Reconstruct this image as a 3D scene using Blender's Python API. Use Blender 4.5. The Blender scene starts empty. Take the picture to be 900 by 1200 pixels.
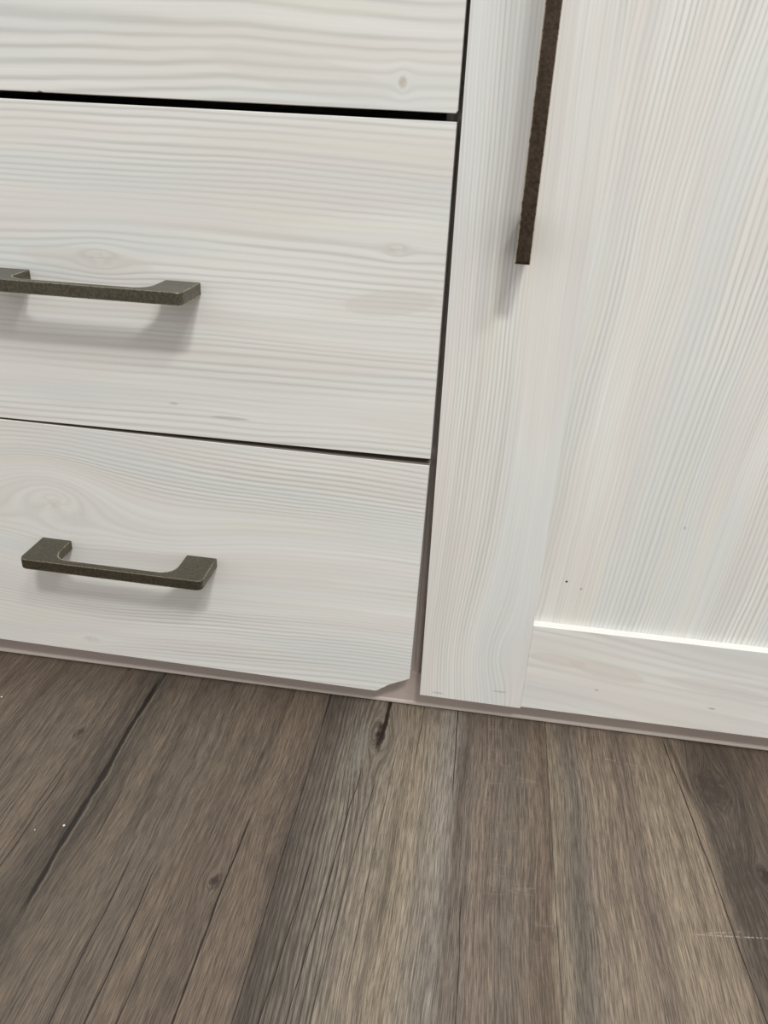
import bpy, bmesh, math, random
from mathutils import Matrix, Vector

sc = bpy.context.scene
COL = sc.collection
random.seed(4)

# ------------------------------------------------------------------ camera
U = 0.5                                   # metres per fitted unit
FLOOR_DROP = 0.892 * U                    # camera height above the floor
F_PX = 925.0
RIGHT = Vector((0.9891805826626717, 0.13949244138905834, 0.04542723498582592))
UP = Vector((-0.1035216827711379, 0.44430430560185075, 0.8898746795026191))
FWD = Vector((-0.10394727547833668, 0.8849494577765316, -0.4539376841612221))
cd = bpy.data.cameras.new('camera')
cam = bpy.data.objects.new('camera', cd)
COL.objects.link(cam)
cd.sensor_fit = 'VERTICAL'
cd.sensor_height = 24.0
cd.lens = F_PX / 1200.0 * 24.0
cd.clip_start = 0.01
M = Matrix((RIGHT, UP, -FWD)).transposed().to_4x4()
M.translation = Vector((0, -U, FLOOR_DROP))
cam.matrix_world = M
sc.camera = cam

# ------------------------------------------------------------------ light
w = bpy.data.worlds.new('world'); sc.world = w
w.use_nodes = True
bg = w.node_tree.nodes['Background']
bg.inputs[0].default_value = (1.0, 0.998, 0.985, 1)
bg.inputs[1].default_value = 0.72


def area(name, loc, target, size, power, col=(1, 1, 1)):
    ld = bpy.data.lights.new(name, 'AREA')
    ld.shape = 'SQUARE'; ld.size = size; ld.energy = power; ld.color = col
    o = bpy.data.objects.new(name, ld); COL.objects.link(o)
    o.location = loc
    o.rotation_euler = (Vector(target) - Vector(loc)).to_track_quat('-Z', 'Y').to_euler()
    return o


area('ceiling_lamp', (0.42, -1.85, 2.45), (0.42, -1.85, 0), 0.30, 46, (0.995, 1.0, 0.97))
area('second_ceiling_lamp', (0.85, -1.45, 2.45), (0.85, -1.45, 0), 0.32, 18, (0.995, 1.0, 0.97))

sc.view_settings.view_transform = 'Standard'
sc.view_settings.look = 'None'
sc.view_settings.gamma = 1.0
sc.view_settings.use_curve_mapping = False
sc.view_settings.exposure = 0.0


# ------------------------------------------------------------------ node maths
def lin(c):
    return tuple((x / 255 / 12.92) if x / 255 <= 0.04045 else ((x / 255 + 0.055) / 1.055) ** 2.4 for x in c) + (1.0,)


class G:
    """A node graph with arithmetic on sockets."""
    def __init__(self, name):
        self.m = bpy.data.materials.new(name)
        self.m.use_nodes = True
        self.t = self.m.node_tree
        self.t.nodes.clear()
        self.out = self.t.nodes.new('ShaderNodeOutputMaterial')
        self.b = self.t.nodes.new('ShaderNodeBsdfPrincipled')
        self.t.links.new(self.b.outputs[0], self.out.inputs[0])
        tc = self.t.nodes.new('ShaderNodeTexCoord')
        sp = self.t.nodes.new('ShaderNodeSeparateXYZ')
        self.t.links.new(tc.outputs['Object'], sp.inputs[0])
        self.obj = tc.outputs['Object']
        self.x, self.y, self.z = (S(self, sp.outputs[i]) for i in range(3))

    def put(self, sock, v):
        if isinstance(v, S):
            self.t.links.new(v.s, sock)
        elif hasattr(v, 'is_output'):
            self.t.links.new(v, sock)
        else:
            sock.default_value = v

    def math(self, op, *a, clamp=False):
        n = self.t.nodes.new('ShaderNodeMath'); n.operation = op; n.use_clamp = clamp
        for i, v in enumerate(a):
            self.put(n.inputs[i], v)
        return S(self, n.outputs[0])

    def vec(self, x, y, z=0.0):
        n = self.t.nodes.new('ShaderNodeCombineXYZ')
        for i, v in enumerate((x, y, z)):
            self.put(n.inputs[i], v)
        return n.outputs[0]

    def noise(self, v, detail=2.0, rough=0.5, dist=0.0):
        n = self.t.nodes.new('ShaderNodeTexNoise')
        n.inputs['Scale'].default_value = 1.0
        n.inputs['Detail'].default_value = detail
        n.inputs['Roughness'].default_value = rough
        n.inputs['Distortion'].default_value = dist
        self.t.links.new(v, n.inputs['Vector'])
        return S(self, n.outputs[0])

    def smooth(self, v, a, b, lo=0.0, hi=1.0):
        n = self.t.nodes.new('ShaderNodeMapRange'); n.interpolation_type = 'SMOOTHSTEP'
        self.put(n.inputs[0], v)
        for i, q in enumerate((a, b, lo, hi)):
            self.put(n.inputs[i + 1], q)
        return S(self, n.outputs[0])

    def mix(self, f, a, b, mode='MIX'):
        n = self.t.nodes.new('ShaderNodeMix'); n.data_type = 'RGBA'; n.blend_type = mode
        self.put(n.inputs[0], f); self.put(n.inputs[6], a); self.put(n.inputs[7], b)
        return n.outputs[2]

    def ramp(self, f, stops):
        n = self.t.nodes.new('ShaderNodeValToRGB')
        e = n.color_ramp.elements
        while len(e) < len(stops):
            e.new(0.5)
        for el, (p, c) in zip(e, stops):
            el.position = p; el.color = c
        self.put(n.inputs[0], f)
        return n.outputs[0]

    def bump(self, h, dist, strength=1.0):
        n = self.t.nodes.new('ShaderNodeBump')
        n.inputs['Strength'].default_value = strength
        n.inputs['Distance'].default_value = dist
        self.put(n.inputs['Height'], h)
        self.t.links.new(n.outputs[0], self.b.inputs['Normal'])


class S:
    def __init__(s, g, sock): s.g, s.s = g, sock
    def __add__(s, o): return s.g.math('ADD', s, o)
    __radd__ = __add__
    def __sub__(s, o): return s.g.math('SUBTRACT', s, o)
    def __rsub__(s, o): return s.g.math('SUBTRACT', o, s)
    def __mul__(s, o): return s.g.math('MULTIPLY', s, o)
    __rmul__ = __mul__
    def __truediv__(s, o): return s.g.math('DIVIDE', s, o)
    def __neg__(s): return s.g.math('MULTIPLY', s, -1.0)


# ------------------------------------------------------------------ whitewashed pine
LIGHT, MID, DARK = (232, 231, 227), (219, 218, 213), (199, 198, 192)
PINK, BLUE, YELL = (218, 209, 204), (210, 214, 214), (224, 220, 206)


def pine(name, axis='x', seed=0.0, off=(0, 0), knots=(), pitch=0.006, slant=0.0, wob=0.010, contrast=1.0,
         fine=0.5, figs=(), marks=(), humps=()):
    """axis: the grain runs along x or z of the object. knots: (along, across, radius, stretch, stain)."""
    g = G(name)
    X, Z = g.x + off[0], g.z + off[1]
    l, s = (X, Z) if axis == 'x' else (Z, X)
    v = s + slant * l
    v = v + wob * 2 * (g.noise(g.vec(l * 2.6, s * 6.0, seed)) - 0.5)
    v = v + wob * 0.5 * (g.noise(g.vec(l * 9.0, s * 16.0, seed + 3.0)) - 0.5)
    for (hl, hs, wl, ws, amt) in humps:             # the grain arches over or dips under a point
        q = ((l - hl) * (1 / wl)) * ((l - hl) * (1 / wl)) + ((s - hs) * (1 / ws)) * ((s - hs) * (1 / ws))
        v = v - amt * g.math('EXPONENT', -q)
    stain = None
    for (kl, ks, r, st, amt) in knots:
        ds = s - ks; dl = (l - kl) * (1.0 / st)
        r2 = ds * ds + dl * dl
        v = v - ds * (r * r) / (r2 + ((0.55 if r < 0.009 else 1.04) * r) ** 2)
        q = g.smooth(r2, (0.9 * r) ** 2, (0.15 * r) ** 2) * amt
        stain = q if stain is None else g.math('MAXIMUM', stain, q)
    # growth rings: a wave whose pitch drifts
    drift = g.noise(g.vec(v * 14.0, l * 0.7, seed + 7.0), 1.0)
    drift2 = g.noise(g.vec(v * 60.0, l * 1.5, seed + 9.0), 1.0)
    ph = v * (1.0 / pitch) + drift * 8.0 + drift2 * 1.5
    ring = g.math('SINE', ph * 6.2832) * 0.5 + 0.5
    ring = g.math('POWER', ring, 1.8)
    mask = g.smooth(g.noise(g.vec(v * 22.0, l * 1.6, seed + 21.0), 2.0), 0.36, 0.62, 0.15, 1.0)
    ring = ring * mask
    # broad soft bands and the fine pencilled grain
    band = g.noise(g.vec(v * 45.0, l * 2.0, seed + 31.0), 3.0, 0.6)
    pen = g.noise(g.vec(v * 900.0, l * 9.0, seed + 41.0), 2.0, 0.6)
    pen2 = g.noise(g.vec(v * 330.0, l * 3.0, seed + 43.0), 2.0, 0.6)
    t = g.math('ADD', (ring - 0.22) * (0.66 * contrast) + (band - 0.5) * 0.8,
               (pen - 0.5) * (0.75 * fine) + (pen2 - 0.5) * (1.0 * fine) + 0.45, clamp=True)
    col = g.ramp(t, [(0.0, lin(LIGHT)), (0.5, lin(MID)), (1.0, lin(DARK))])
    tn = g.noise(g.vec(v * 30.0, l * 4.0, seed + 51.0), 2.0)
    tb = g.noise(g.vec(v * 24.0 + 5.0, l * 3.0, seed + 61.0), 2.0)
    col = g.mix(g.smooth(tn, 0.46, 0.60) * 0.40, col, lin(PINK))
    col = g.mix(g.smooth(tb, 0.48, 0.62) * 0.40, col, lin(BLUE))
    yl = g.noise(g.vec(v * 70.0, l * 4.0, seed + 71.0), 1.0)
    col = g.mix(g.smooth(yl, 0.60, 0.74) * 0.30, col, lin(YELL))
    for (fx, fz, rx, rz, tilt, c, amt) in figs:          # flame figures: soft printed leaf shapes
        dx, dz = X - fx, Z - fz
        a = dx * math.cos(tilt) + dz * math.sin(tilt)
        b = dz * math.cos(tilt) - dx * math.sin(tilt)
        q = (a * (1 / rx)) * (a * (1 / rx)) + (b * (1 / rz)) * (b * (1 / rz))
        q = q + (g.noise(g.vec(X * 60.0, Z * 120.0, seed), 2.0) - 0.5) * 0.5
        col = g.mix(g.smooth(q, 1.15, 0.75) * amt, col, lin(c))
    if stain is not None:
        col = g.mix(stain * g.smooth(g.noise(g.vec(X * 170.0, Z * 170.0, seed), 3.0), 0.3, 0.7, 0.35, 1.0), col, lin((186, 172, 160)))
    for (mx, mz, rx, rz, c, amt) in marks:               # small dark flecks
        dx, dz = (X - mx) * (1 / rx), (Z - mz) * (1 / rz)
        q = dx * dx + dz * dz
        col = g.mix(g.smooth(q, 1.1, 0.3) * amt, col, lin(c))
    g.put(g.b.inputs['Base Color'], col)
    g.b.inputs['Roughness'].default_value = 0.50
    g.b.inputs['Specular IOR Level'].default_value = 0.35
    g.bump(t * -0.7 + pen * 0.3, 0.00012, 0.6)
    return g.m


# ------------------------------------------------------------------ other materials
def lacquer(name, c, rough=0.5):
    g = G(name)
    n = g.noise(g.vec(g.x * 8.0, g.y * 30.0, g.z * 260.0), 3.0)
    g.put(g.b.inputs['Base Color'], g.mix(n * 0.5, lin(c), lin(tuple(int(q * 0.90) for q in c))))
    g.b.inputs['Roughness'].default_value = rough
    g.b.inputs['Specular IOR Level'].default_value = 0.35
    return g.m


def bronze(name='antique_bronze', lo=(84, 80, 69), hi=(114, 109, 96)):
    g = G(name)
    n = g.noise(g.vec(g.x * 520.0, g.y * 520.0, g.z * 520.0), 4.0, 0.65)
    n2 = g.noise(g.vec(g.x * 60.0, g.y * 60.0, g.z * 60.0), 3.0)
    n3 = g.noise(g.vec(g.x * 1400.0, g.y * 1400.0, g.z * 1400.0), 1.0)
    c = g.ramp(n, [(0.34, lin(lo)), (0.64, lin(hi))])
    c = g.mix(g.smooth(n2, 0.45, 0.7) * 0.25, c, lin(tuple(int(q * 1.08) for q in hi)))
    bv = g.t.nodes.new('ShaderNodeBevel'); bv.samples = 6; bv.inputs[0].default_value = 0.0011
    geo = g.t.nodes.new('ShaderNodeNewGeometry')
    dt = g.t.nodes.new('ShaderNodeVectorMath'); dt.operation = 'DOT_PRODUCT'
    g.t.links.new(bv.outputs[0], dt.inputs[0]); g.t.links.new(geo.outputs['Normal'], dt.inputs[1])
    e = g.smooth(S(g, dt.outputs['Value']), 0.985, 0.86)
    e = e * g.smooth(n, 0.30, 0.52)
    c = g.mix(e, c, lin((214, 202, 176)))
    g.put(g.b.inputs['Base Color'], c)
    g.b.inputs['Metallic'].default_value = 0.9
    g.put(g.b.inputs['Roughness'], n2 * 0.16 + 0.30)
    g.bump(n3 + n, 0.00012, 0.7)
    return g.m


def chipboard():
    g = G('raw_chipboard')
    n = g.noise(g.vec(g.x * 700.0, g.y * 700.0, g.z * 700.0), 3.0, 0.7)
    g.put(g.b.inputs['Base Color'], g.ramp(n, [(0.3, lin((150, 132, 112))), (0.7, lin((214, 202, 186)))]))
    g.b.inputs['Roughness'].default_value = 0.9
    g.bump(n, 0.0008, 0.8)
    return g.m


def plain(name, c, rough=0.8):
    g = G(name)
    n = g.noise(g.vec(g.x * 30.0, g.y * 30.0, g.z * 30.0), 3.0)
    g.put(g.b.inputs['Base Color'], g.mix(n * 0.3, lin(c), lin(tuple(int(q * 0.93) for q in c))))
    g.b.inputs['Roughness'].default_value = rough
    return g.m


# floor: brown-grey oak print, boards run along y; tone of each strip across x
X0, X1 = -0.46, 0.30
TONES = [(-0.46, (106, 92, 79)), (-0.36, (112, 97, 83)), (-0.31, (104, 92, 80)), (-0.275, (112, 98, 84)), (-0.262, (90, 80, 70)),
         (-0.243, (86, 77, 68)), (-0.225, (106, 93, 80)), (-0.19, (101, 90, 79)), (-0.165, (110, 96, 82)), (-0.14, (104, 90, 78)),
         (-0.125, (112, 97, 83)), (-0.104, (110, 95, 82)), (-0.094, (92, 83, 75)), (-0.080, (102, 93, 84)), (-0.066, (126, 117, 106)),
         (-0.045, (136, 125, 111)), (-0.02, (140, 127, 110)), (0.0, (148, 139, 128)), (0.008, (140, 132, 123)), (0.014, (114, 103, 93)),
         (0.035, (124, 110, 98)), (0.055, (110, 99, 88)), (0.078, (124, 107, 92)), (0.083, (140, 127, 110)), (0.100, (112, 104, 94)),
         (0.112, (134, 120, 106)), (0.128, (142, 127, 110)), (0.142, (116, 102, 91)), (0.155, (140, 126, 109)), (0.188, (136, 121, 104)),
         (0.196, (94, 83, 72)), (0.215, (84, 74, 65)), (0.235, (104, 90, 77)), (0.30, (118, 102, 88))]


def floor_mat(name, shift=0.0, seed=0.0, gain=1.0, visible=True, xr=(-9, 9)):
    g = G(name)
    x, y = g.x + shift, g.y
    xw = x + 0.016 * (g.noise(g.vec(y * 5.0, x * 9.0, seed), 2.0) - 0.5)
    xw = xw + 0.0010 * (g.noise(g.vec(y * 26.0, x * 30.0, seed + 2), 2.0) - 0.5)
    if visible:
        for (kx, ky, r, st) in ((-0.0505, -0.020, 0.011, 2.6), (-0.1365, -0.172, 0.0045, 1.6), (-0.283, -0.062, 0.004, 1.8),
                                (0.208, -0.030, 0.010, 2.0), (0.224, -0.103, 0.007, 1.6)):
            if not xr[0] - 0.01 < kx < xr[1] + 0.01:
                continue
            ds = x - kx; dl = (y - ky) * (1 / st); r2 = ds * ds + dl * dl
            xw = xw - ds * (r * r) / (r2 + (0.6 * r) ** 2)
    rr = (xw - X0) * (1.0 / (X1 - X0))
    if not visible:
        rr = g.math('PINGPONG', rr, 1.0)
    # only 32 stops fit one ramp: two ramps joined
    def part(a, b):
        st = [((p - X0) / (X1 - X0), lin(tuple(min(255, c * gain * 1.03) for c in col))) for p, col in TONES[a:b]]
        return g.ramp(rr, st)
    k = 17
    fsel = g.math('GREATER_THAN', rr, (TONES[k][0] - X0) / (X1 - X0))
    col = g.mix(fsel, part(0, k + 1), part(k, len(TONES)))
    # growth stripes, pores, light ticks
    broad = g.noise(g.vec(xw * 70.0, y * 3.0, seed + 5), 3.0, 0.6)
    mid = g.noise(g.vec(xw * 520.0, y * 5.0, seed + 9), 4.0, 0.7)
    fine = g.noise(g.vec(xw * 1500.0, y * 55.0, seed + 13), 3.0, 0.65)
    blot = g.noise(g.vec(x * 38.0, y * 22.0, seed + 17), 4.0, 0.6)
    col = g.mix(g.smooth(broad, 0.46, 0.70) * 0.55, col, g.mix(1.0, col, lin((178, 174, 170)), 'MULTIPLY'))
    col = g.mix(g.smooth(broad, 0.46, 0.28) * 0.35, col, g.mix(1.0, col, (1.35, 1.33, 1.30, 1), 'MULTIPLY'))
    col = g.mix(g.smooth(blot, 0.5, 0.72) * 0.40, col, g.mix(1.0, col, (0.66, 0.66, 0.69, 1), 'MULTIPLY'))
    col = g.mix(g.smooth(mid, 0.50, 0.62) * 0.65, col, g.mix(1.0, col, (0.52, 0.50, 0.49, 1), 'MULTIPLY'))
    col = g.mix(g.smooth(mid, 0.47, 0.34) * 0.60, col, g.mix(1.0, col, (1.36, 1.34, 1.30, 1), 'MULTIPLY'))
    col = g.mix(g.smooth(fine, 0.50, 0.60) * 0.70, col, g.mix(1.0, col, (0.46, 0.44, 0.42, 1), 'MULTIPLY'))
    col = g.mix(g.smooth(fine, 0.48, 0.36) * 0.66, col, g.mix(1.0, col, (1.42, 1.38, 1.32, 1), 'MULTIPLY'))
    col = g.mix(0.10, col, lin((118, 112, 108)))
    deep = None
    if visible:
        # coarse dark growth lines beside the knot (grey strip)
        cz = g.smooth(x, -0.104, -0.094) * g.smooth(x, -0.030, -0.062)
        cw = g.math('SINE', (xw * 300.0 + g.noise(g.vec(xw * 60.0, y * 3.0, 3.3), 2.0) * 3.0) * 6.2832) * 0.5 + 0.5
        col = g.mix(g.math('POWER', cw, 3.0) * cz * 0.62, col, lin((60, 51, 45)))
        # printed cracks: (x at y=0, slope, wobble, y from, y to, half width, amount)
        cr = [(-0.2475, -0.015, 0.006, 0.02, -0.225, 0.0018, 1.0), (-0.2450, 0.02, 0.003, 0.05, -0.050, 0.0008, 0.9), (-0.1320, 0.05, 0.004, 0.05, -0.10, 0.0022, 0.30),
              (-0.2725, 0.01, 0.004, -0.09, -0.30, 0.0006, 0.8), (-0.268, -0.02, 0.003, -0.02, -0.13, 0.0005, 0.6),
              (-0.225, 0.00, 0.003, -0.10, -0.17, 0.0010, 0.55), (-0.197, -0.01, 0.004, -0.15, -0.32, 0.0007, 0.75),
              (-0.178, -0.01, 0.004, -0.16, -0.32, 0.0008, 0.85), (-0.159, 0.00, 0.004, -0.19, -0.32, 0.0007, 0.75),
              (-0.1275, 0.01, 0.004, -0.105, -0.33, 0.0010, 0.95), (-0.0985, -0.01, 0.001, 0.04, -0.03, 0.0007, 0.8),
              (-0.0480, 0.06, 0.009, 0.04, -0.05, 0.0016, 1.0), (-0.056, 0.05, 0.006, -0.05, -0.30, 0.0006, 0.85),
              (-0.044, 0.05, 0.006, -0.06, -0.30, 0.0006, 0.7), (-0.071, 0.05, 0.006, -0.13, -0.30, 0.0007, 0.8),
              (-0.034, 0.03, 0.005, -0.03, -0.24, 0.0005, 0.6), (-0.0185, 0.02, 0.004, 0.04, -0.06, 0.0005, 0.6),
              (0.0105, -0.02, 0.005, 0.04, -0.08, 0.0006, 0.95), (0.0225, 0.0, 0.004, -0.14, -0.30, 0.0006, 0.8),
              (0.0815, 0.01, 0.002, -0.06, -0.15, 0.0004, 0.7), (0.1785, -0.085, 0.003, 0.03, -0.30, 0.0006, 0.9),
              (0.183, -0.12, 0.004, 0.03, -0.06, 0.0018, 0.5)]
        for i, (cx, sl, wo, ya, yb, hw, amt) in enumerate(cr):
            if not xr[0] - 0.006 < cx < xr[1] + 0.006:
                continue
            path = cx + y * sl + wo * (g.noise(g.vec(y * 14.0, 0.37 * i + 11.0, 5.5), 2.0) - 0.5)
            wid = (hw if hw > 0.0013 else hw * 0.62) * (0.1 + 1.8 * g.noise(g.vec(y * 55.0, 0.71 * i, 1.5), 3.0, 0.6))
            sd = x - path
            d = g.math('ABSOLUTE', sd)
            ends = g.smooth(y, ya, ya - 0.022) * g.smooth(y, yb, yb + 0.03)
            q = g.smooth(d / wid, 1.35, 0.6) * ends * amt
            lipq = g.smooth(g.math('ABSOLUTE', sd / wid - 1.7), 0.6, 0.1) * ends * (amt * 0.28)
            col = g.mix(lipq, col, lin((168, 152, 134)))
            halo = g.smooth(d / wid, 4.0, 1.0) * ends * (amt * 0.25)
            col = g.mix(halo, col, g.mix(1.0, col, (0.55, 0.54, 0.54, 1), 'MULTIPLY'))
            deep = q if deep is None else g.math('MAXIMUM', deep, q)
        # knots, grey bloom, medullary flecks
        for (kx, ky, rx, ry, c, amt) in ((-0.0500, -0.020, 0.0040, 0.017, (44, 35, 30), 0.95), (-0.0640, -0.040, 0.007, 0.040, (142, 139, 132), 0.40),
                                         (-0.1350, -0.172, 0.0042, 0.0070, (50, 38, 34), 0.85), (-0.2830, -0.063, 0.0050, 0.008, (52, 43, 38), 0.8),
                                         (0.2060, -0.030, 0.0130, 0.026, (62, 53, 47), 0.65), (0.2240, -0.105, 0.0060, 0.010, (50, 40, 36), 0.8),
                                         (0.205, -0.12, 0.012, 0.050, (66, 57, 50), 0.5)):
            if not xr[0] - rx < kx < xr[1] + rx:
                continue
            dx, dy = (x - kx) * (1 / rx), (y - ky) * (1 / ry)
            q = dx * dx + dy * dy + (g.noise(g.vec(x * 300.0, y * 130.0, 2.2), 4.0, 0.65) - 0.5) * 3.6
            col = g.mix(g.smooth(q, 1.1, 0.0) * amt, col, lin(c))
        if xr[0] < 0.05 < xr[1]:
          fl = g.noise(g.vec(x * 60.0 + y * 12.0, y * 210.0, 8.8), 2.0, 0.6, 1.2)
          fz = g.smooth(x, 0.030, 0.040) * g.smooth(x, 0.086, 0.074) * g.smooth(y, -0.22, -0.14)
          col = g.mix(g.smooth(fl, 0.58, 0.72) * fz * 0.20, col, lin((168, 154, 138)))
        # pale scratches
        for (ax, ay, bx, by) in ((0.157, -0.158, 0.225, -0.150), (0.118, -0.012, 0.160, -0.018), (0.168, -0.156, 0.2, -0.149)):
            if xr[1] < ax or xr[0] > bx:
                continue
            L = math.hypot(bx - ax, by - ay); ux, uy = (bx - ax) / L, (by - ay) / L
            tt = (x - ax) * ux + (y - ay) * uy
            dd = g.math('ABSOLUTE', (x - ax) * (-uy) + (y - ay) * ux + 0.0015 * (g.noise(g.vec(tt * 60.0, 3.0, 1.0), 2.0) - 0.5))
            q = g.smooth(dd, 0.0007, 0.0001) * g.smooth(tt, 0.0, 0.01) * g.smooth(tt, L, L - 0.01)
            q = q * g.smooth(g.noise(g.vec(x * 500.0, y * 500.0, 6.0), 2.0), 0.42, 0.6)
            col = g.mix(q * 0.6, col, lin((190, 180, 166)))
        if deep is not None:
            col = g.mix(deep, col, lin((40, 32, 27)))
    g.put(g.b.inputs['Base Color'], col)
    h = (1.0 - g.smooth(fine, 0.46, 0.64)) * 0.5 + (1.0 - g.smooth(mid, 0.48, 0.62)) * 0.5
    if deep is not None:
        h = h - deep * 1.2
    g.put(g.b.inputs['Roughness'], 0.46 + g.smooth(fine, 0.45, 0.62) * 0.2)
    g.b.inputs['Specular IOR Level'].default_value = 0.45
    g.bump(h, 0.00035, 0.8)
    return g.m


# ------------------------------------------------------------------ mesh helpers
def link(name, bm, mat, parent=None, loc=(0, 0, 0), smooth=False):
    bmesh.ops.recalc_face_normals(bm, faces=bm.faces)
    me = bpy.data.meshes.new(name)
    bm.to_mesh(me); bm.free()
    mats = mat if isinstance(mat, (list, tuple)) else [mat]
    for m_ in mats:
        me.materials.append(m_)
    if smooth:
        for p in me.polygons:
            p.use_smooth = True
    o = bpy.data.objects.new(name, me); COL.objects.link(o)
    o.location = loc
    if parent:
        o.parent = parent
    return o


def box(bm, x0, x1, y0, y1, z0, z1, bev=0.0, seg=2):
    t = bmesh.new()
    r = bmesh.ops.create_cube(t, size=1.0)
    for v in r['verts']:
        v.co = Vector((x0 + (v.co.x + .5) * (x1 - x0), y0 + (v.co.y + .5) * (y1 - y0), z0 + (v.co.z + .5) * (z1 - z0)))
    if bev:
        bmesh.ops.bevel(t, geom=list(t.edges), offset=bev, segments=seg, affect='EDGES', profile=0.5)
    me = bpy.data.meshes.new('tmp'); t.to_mesh(me); t.free()
    bm.from_mesh(me); bpy.data.meshes.remove(me)
    return bm


def prism(pts, to3, d0, d1, bev=0.0, seg=2):
    """Extrude a 2D outline between depths d0 and d1; to3(a, b, d) gives the 3D point."""
    bm = bmesh.new()
    A = [bm.verts.new(to3(a, b, d0)) for a, b in pts]
    B = [bm.verts.new(to3(a, b, d1)) for a, b in pts]
    n = len(pts)
    f0 = bm.faces.new(A); f1 = bm.faces.new(B[::-1])
    for i in range(n):
        bm.faces.new((A[i], A[(i + 1) % n], B[(i + 1) % n], B[i]))
    if bev:
        es = set(f0.edges) | set(f1.edges)
        bmesh.ops.bevel(bm, geom=list(es), offset=bev, segments=seg, affect='EDGES', profile=0.5)
    return bm


def arc(cx, cy, r, a0, a1, n):
    return [(cx + r * math.cos(math.radians(a0 + (a1 - a0) * i / n)), cy + r * math.sin(math.radians(a0 + (a1 - a0) * i / n))) for i in range(n + 1)]


def handle_outline(L, P, pw, bt, r_in, r_out):
    """Bow handle seen from above: a along the bar, b out from the front (positive outwards)."""
    o = [(0, 0)]
    o += arc(r_out, P - r_out, r_out, 180, 90, 5)
    o += arc(L - r_out, P - r_out, r_out, 90, 0, 5)
    o += [(L, 0), (L - pw, 0)]
    o += arc(L - pw - r_in, P - bt - r_in, r_in, 0, 90, 7)
    o += arc(pw + r_in, P - bt - r_in, r_in, 90, 180, 7)
    o += [(pw, 0)]
    return o


BRONZE = bronze()
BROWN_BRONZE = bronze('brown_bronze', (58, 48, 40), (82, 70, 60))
CARC = lacquer('grey_beige_carcass', (186, 173, 165), 0.5)
EDGE = plain('taupe_gap_shade', (138, 128, 118), 0.6)  # shade of the drawer gaps, put into the colour of top and bottom faces
CHIP = chipboard()
T = 0.018            # front thickness
YB = 0.020           # carcass front edge

# ------------------------------------------------------------------ floor, wall
slab = link('floor', box(bmesh.new(), -1.6, 1.6, -2.2, 0.56, -0.06, -0.0085), plain('screed', (120, 112, 104)))
slab['kind'] = 'structure'
PW = 0.180
fm_vis = {k: floor_mat('oak_print_floor', xr=(-0.278 + PW * k, -0.278 + PW * (k + 1))) for k in range(-2, 4)}
fm_oth = [floor_mat('oak_print_floor_more_%s' % k, shift=s_, seed=q, visible=False) for k, s_, q in (('warm', 0.13, 20.0), ('grey', 0.41, 37.0))]
seams = [-0.278 + PW * i for i in range(-7, 11)]
for i, xa in enumerate(seams):
    xb = xa + PW
    if xa < -1.6 or xb > 1.6:
        continue
    in_view = -0.64 < xa < 0.27
    cuts = [0.55, -0.78, -2.0] if in_view else [0.55, 0.55 - random.uniform(0.3, 1.1)]
    while cuts[-1] > -2.19:
        cuts.append(max(-2.2, cuts[-1] - 1.28))
    for a, b in zip(cuts, cuts[1:]):
        if a - b < 0.02:
            continue
        bm = box(bmesh.new(), xa + 0.00012, xb - 0.00012, b + 0.0002, a - 0.0002, -0.008, 0.0, 0.00035, 1)
        mt = fm_vis[i - 7] if (in_view and a > 0) else fm_oth[random.randrange(2)]
        link('plank', bm, mt, slab)

wall = link('wall_back', box(bmesh.new(), -1.6, 1.6, 0.46, 0.56, 0.0, 2.6), plain('painted_wall', (222, 219, 213)))
wall['kind'] = 'structure'

# ------------------------------------------------------------------ the cabinet
cab = bpy.data.objects.new('cabinet', None); COL.objects.link(cab)
cab['label'] = 'whitewashed pine-look cabinet with drawers left, framed door right, dark bow handles'
cab['category'] = 'cabinet'
XL, XR, TOPZ, DEPTH = -0.490, 0.490, 0.872, 0.44

for nm, xa, xb in (('side_panel', XL, XL + 0.018), ('side_panel', XR - 0.018, XR)):
    link(nm, box(bmesh.new(), xa, xb, YB, DEPTH, 0.0015, TOPZ - 0.022, 0.0006), pine('pine_side_' + ('a' if xa < 0 else 'b'), 'z', 3.0 + xa), cab)
# divider between drawers and door: its front edge carries a beaded edging
dv = box(bmesh.new(), -0.0360, -0.0160, YB + 0.0022, DEPTH - 0.01, 0.034, TOPZ - 0.022)
link('divider', dv, CARC, cab)
bm = bmesh.new()
for cx, rr_ in ((-0.0325, 0.0022), (-0.0268, 0.0030), (-0.0205, 0.0030)):
    pts = arc(cx, 0, rr_, 180, 360, 8)
    t = prism(pts, lambda a, b, d: Vector((a, YB + 0.0024 + b * 0.75, d)), 0.034, TOPZ - 0.022)
    me = bpy.data.meshes.new('tmp'); t.to_mesh(me); t.free(); bm.from_mesh(me); bpy.data.meshes.remove(me)
link('edge_strip', bm, CARC, cab)
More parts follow.
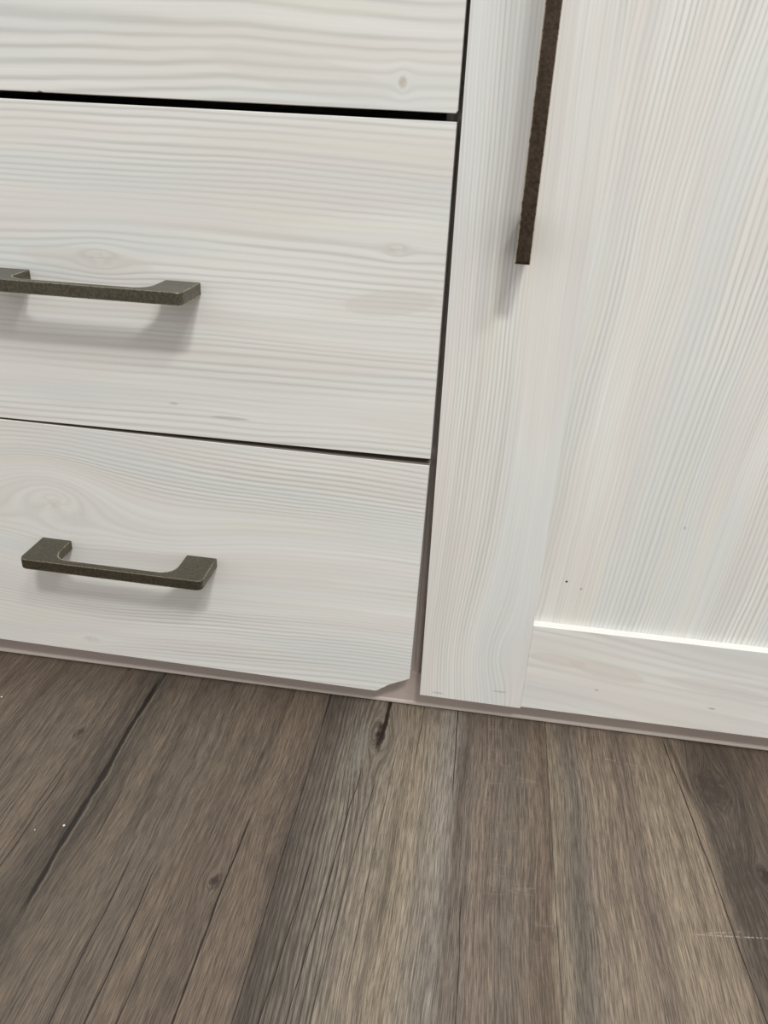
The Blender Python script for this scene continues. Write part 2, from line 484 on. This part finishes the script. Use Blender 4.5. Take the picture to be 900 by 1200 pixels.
# plinth with the rounded sealing lip at the floor
link('plinth', box(bmesh.new(), XL + 0.018, XR - 0.018, YB, YB + 0.016, 0.0010, 0.0345, 0.0005), CARC, cab)
lip = [(0, 0.0)] + arc(0.0002, 0.0012, 0.0014, 250, 360, 5) + [(0.0015, 0.0018), (0.0009, 0.0028), (0.0003, 0.0034), (0, 0.0036)]
link('sealing_strip', prism(lip, lambda a, b, d: Vector((d, YB - a, b + 0.0014)), XL + 0.0, XR - 0.0), lacquer('sealing_strip', (190, 178, 170), 0.4), cab, smooth=False)
link('base_board', box(bmesh.new(), XL + 0.018, XR - 0.018, YB + 0.016, DEPTH - 0.01, 0.0185, 0.0345), CARC, cab)
link('back_board', box(bmesh.new(), XL + 0.018, XR - 0.018, DEPTH - 0.008, DEPTH - 0.004, 0.01, TOPZ - 0.022), CARC, cab)
link('top_board', box(bmesh.new(), XL - 0.004, XR + 0.004, 0.002, DEPTH + 0.002, TOPZ - 0.022, TOPZ, 0.001), pine('pine_top', 'x', 12.0), cab)

HANDLE = handle_outline(0.1405, 0.0345, 0.0235, 0.0056, 0.0100, 0.0042)


def bow_handle(cx, zc, parent, off):
    bm = prism(HANDLE, lambda a, b, d: Vector((a + cx - 0.07025 - off[0], -b, d - off[2])), zc - 0.0040, zc + 0.0040, 0.0006, 2)
    return link('handle', bm, BRONZE, parent)


def drawer(x0, x1, z0, z1, mat, hz, rot=0.0, outline=None, hx=-0.2557, pivot=None):
    px, pz = pivot or ((x0 + x1) / 2, z0)
    if outline is None:
        bm = box(bmesh.new(), x0 - px, x1 - px, 0, T, z0 - pz, z1 - pz, 0.0005, 2)
    else:
        pts = [(a - px, b - pz) for a, b in outline]
        bm = prism(pts, lambda a, b, d: Vector((a, d, b)), 0.0, T, 0.0004, 1)
        for f in bm.faces:      # the torn corner shows raw board
            c = f.calc_center_median()
            if abs(f.normal.y) < 0.5 and c.x + px > -0.0597 and c.z + pz < 0.044 and c.x + px < -0.0306:
                f.material_index = 1
    bm.normal_update()
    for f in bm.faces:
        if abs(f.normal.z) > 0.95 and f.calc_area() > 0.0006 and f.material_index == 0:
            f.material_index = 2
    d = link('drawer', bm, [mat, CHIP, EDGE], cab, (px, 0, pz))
    d.rotation_euler = (0, rot, 0)
    # the box behind the front
    b2 = bmesh.new()
    h = (z1 - z0) * 0.62
    za = z0 + 0.022 - pz; xa, xb = x0 + 0.022 - px, x1 - 0.024 - px
    box(b2, xa, xa + 0.012, T + 0.0005, 0.40, za, za + h); box(b2, xb - 0.012, xb, T + 0.0005, 0.40, za, za + h)
    box(b2, xa + 0.012, xb - 0.012, 0.388, 0.40, za, za + h); box(b2, xa + 0.012, xb - 0.012, T + 0.0005, 0.388, za + 0.004, za + 0.010)
    link('drawer_box', b2, CARC, d)
    if hz is not None:
        bow_handle(hx, hz, d, (px, 0, pz))
    return d


GX = -0.0286                                  # right edge of the drawer fronts
LX = -0.4870
Zf = lambda u: (u + 0.892) * U
# top drawers (only the lower edge of the second is in the picture)
drawer(LX, GX, 0.6540, 0.8460, pine('pine_drawer_upper', 'x', 81.0), 0.800)
nick = [(LX, Zf(-0.0006)), (-0.2803, Zf(-0.0006)), (-0.2795, Zf(-0.0006) + 0.0012), (-0.2778, Zf(-0.0006) + 0.0012), (-0.2765, Zf(-0.0006)),
        (GX - 0.0010, Zf(-0.0006)), (GX, Zf(-0.0006) + 0.0014), (GX, 0.6500), (LX, 0.6500)]
d1 = pine('pine_drawer_second', 'x', 14.0, off=((LX + GX) / 2, Zf(-0.0006)), knots=((-0.0605, 0.4597, 0.0045, 0.8, 0.75),), pitch=0.0062, wob=0.012,
          figs=((-0.12, 0.462, 0.055, 0.010, -0.16, (210, 206, 199), 0.35),), contrast=1.0)
drawer(LX, GX, Zf(-0.0006), 0.6500, d1, 0.600, outline=nick)
d2 = pine('pine_drawer_third', 'x', 27.0, off=((LX + GX) / 2, Zf(-0.4246)), knots=((-0.2535, 0.3515, 0.0075, 2.6, 0.30), (-0.0591, 0.3697, 0.004, 2.2, 0.35)),
          pitch=0.0042, wob=0.008, figs=((-0.262, 0.3500, 0.045, 0.0080, -0.05, (210, 200, 192), 0.30), (-0.062, 0.337, 0.030, 0.008, 0.12, (202, 199, 194), 0.35)),
          marks=((-0.17, 0.2500, 0.016, 0.0012, (176, 172, 166), 0.6), (-0.21, 0.257, 0.004, 0.0010, (170, 166, 160), 0.5)))
drawer(LX, GX, Zf(-0.4246), Zf(-0.0090), d2, Zf(-0.2175))
# bottom drawer hangs slightly crooked, its lower right corner is broken away
TH = 0.0113
piv = (-0.2557, 0.1300)


def unrot(X, Z):
    dx, dz = X - piv[0], Z - piv[1]
    return (piv[0] + dx * math.cos(-TH) + dz * math.sin(-TH), piv[1] - dx * math.sin(-TH) + dz * math.cos(-TH))


chip = [(-0.0589, 0.0268), (-0.0573, 0.0272), (-0.0557, 0.0287), (-0.0530, 0.0306), (-0.0515, 0.0324), (-0.0494, 0.0338), (-0.0475, 0.0355), (-0.0455, 0.0362),
        (-0.0431, 0.0375), (-0.0405, 0.0384), (-0.0381, 0.0399), (-0.0352, 0.0415), (-0.0314, 0.0433)]
tr, trl = unrot(-0.0289, Zf(-0.4344)), unrot(LX, Zf(-0.4344) + (GX - LX) * 0.0113)
br = unrot(-0.0314, 0.0433); bl = unrot(LX, 0.0268 + (-0.0589 - LX) * 0.0122)
outl = [(trl[0], trl[1]), (bl[0], bl[1])] + [unrot(*c) for c in chip] + [tr]
d3 = pine('pine_drawer_bottom', 'x', 5.0, off=piv, knots=((-0.3090, 0.1600, 0.030, 1.25, 0.12), (-0.312, 0.1675, 0.0055, 1.5, 0.40), (-0.297, 0.0420, 0.0045, 2.2, 0.35)),
          pitch=0.0036, wob=0.010, contrast=1.25, humps=((-0.325, 0.178, 0.050, 0.030, 0.011), (-0.225, 0.150, 0.055, 0.026, -0.010), (-0.375, 0.150, 0.04, 0.02, -0.006)))
D3 = drawer(LX, GX, 0.030, Zf(-0.4344), d3, Zf(-0.6300) + 0.0008, rot=TH, outline=outl, pivot=piv)

# ---- framed door
DT = Zf(0.70)
P_door = pine('pine_door_panel', 'z', 44.0, pitch=0.0031, slant=-0.09, wob=0.013, contrast=0.95, fine=0.95,
              marks=((0.0773, 0.1449, 0.0010, 0.0010, (40, 34, 30), 1.0), (0.0885, 0.1400, 0.0011, 0.0012, (160, 152, 148), 0.7), (0.150, 0.198, 0.0012, 0.0016, (176, 172, 168), 0.6)))
P_stile = pine('pine_door_stile', 'z', 63.0, knots=((0.0780, 0.0520, 0.025, 1.35, 0.0),), pitch=0.0025, wob=0.005, contrast=1.0, fine=1.0,
               marks=((-0.008, 0.0330, 0.0055, 0.0010, (178, 172, 164), 0.6), (0.0400, 0.0420, 0.006, 0.0012, (176, 170, 162), 0.5)))
P_rail = pine('pine_door_rail', 'x', 33.0, pitch=0.0075, slant=0.10, wob=0.012, contrast=0.95, fine=0.7,
              figs=((0.079, 0.0785, 0.022, 0.0052, -0.10, (207, 198, 191), 0.40), (0.118, 0.0735, 0.030, 0.0068, -0.16, (207, 198, 191), 0.40), (0.20, 0.070, 0.040, 0.006, -0.1, (209, 201, 195), 0.35)),
              marks=((0.113, 0.0550, 0.0016, 0.0007, (150, 140, 132), 0.7), (0.200, 0.0510, 0.0030, 0.0008, (150, 144, 142), 0.7)))
stile_l = [(-0.0262, Zf(0.108)), (-0.0255, Zf(-0.1)), (-0.0245, Zf(-0.3)), (-0.0224, Zf(-0.835)), (0.0580, Zf(-0.8362)), (0.0580, DT), (-0.0268, DT)]
door = link('door', box(bmesh.new(), -0.0220, 0.4850, 0.0065, T, Zf(-0.8348) + 0.0013, DT - 0.0004), P_door, cab)
link('stile', prism(stile_l, lambda a, b, d: Vector((a, d, b)), 0.0, 0.0064, 0.0004, 2), P_stile, door)
link('stile', box(bmesh.new(), 0.4040, 0.4870, 0.0, 0.0064, Zf(-0.835), DT, 0.0004), P_stile, door)
# rail front profile with a softly rounded upper edge
zt, zb = Zf(-0.6768), Zf(-0.8350) + 0.0011
rp = [(0.0064, zb), (0.0004, zb), (0.0004, zt - 0.0004), (0.0007, zt), (0.0064, zt + 0.0005)]
bm = prism(rp, lambda a, b, d: Vector((d, a, b)), 0.0581, 0.4039)
bm.normal_update()
for f in bm.faces:
    if f.calc_center_median().z > zt - 0.00035 and abs(f.normal.x) < 0.5:
        f.material_index = 1
link('rail', bm, [P_rail, lacquer('white_bevel_highlight', (243, 242, 238), 0.35)], door)  # highlight along the upper bevel is painted in as a whiter colour
link('rail', box(bmesh.new(), 0.0581, 0.4039, 0.0004, 0.0064, DT - 0.0825, DT, 0.0004), P_rail, door)
# tall handle on the left stile
hz0 = Zf(-0.149)
tall = handle_outline(0.2000, 0.0340, 0.0235, 0.0060, 0.0085, 0.0018)
bm = prism(tall, lambda a, b, d: Vector((d, -b, hz0 + a)), 0.0122, 0.0206, 0.0006, 2)
for v in bm.verts:      # the posts taper towards the door
    if v.co.x < 0.0164 and v.co.y > -0.02:
        v.co.x += 0.0014
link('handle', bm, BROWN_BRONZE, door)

# ------------------------------------------------------------------ crumbs on the floor
CRUMB = plain('pale_crumb', (226, 220, 208), 0.8)
for x_, y_, r_, lab in ((-0.2503, -0.1483, 0.0009, 'tiny pale crumb lying in the dark floor crack below the left drawers'),
                        (-0.3640, -0.0355, 0.0008, 'tiny pale crumb on the floor at the left edge, near the plinth'),
                        (-0.2675, -0.1551, 0.0006, 'smallest pale crumb, just left of the crumb in the dark crack')):
    bm = bmesh.new()
    bmesh.ops.create_icosphere(bm, subdivisions=1, radius=r_)
    for v in bm.verts:
        v.co = Vector((v.co.x * random.uniform(0.8, 1.4), v.co.y * random.uniform(0.8, 1.2), v.co.z * 0.7 + r_ * 0.62))
    zmin = min(v.co.z for v in bm.verts)
    for v in bm.verts:
        v.co.z -= zmin
    o = link('crumb', bm, CRUMB, None, (x_, y_, 0.0))
    o['label'] = lab; o['category'] = 'crumb'; o['group'] = 'crumbs on the floor'
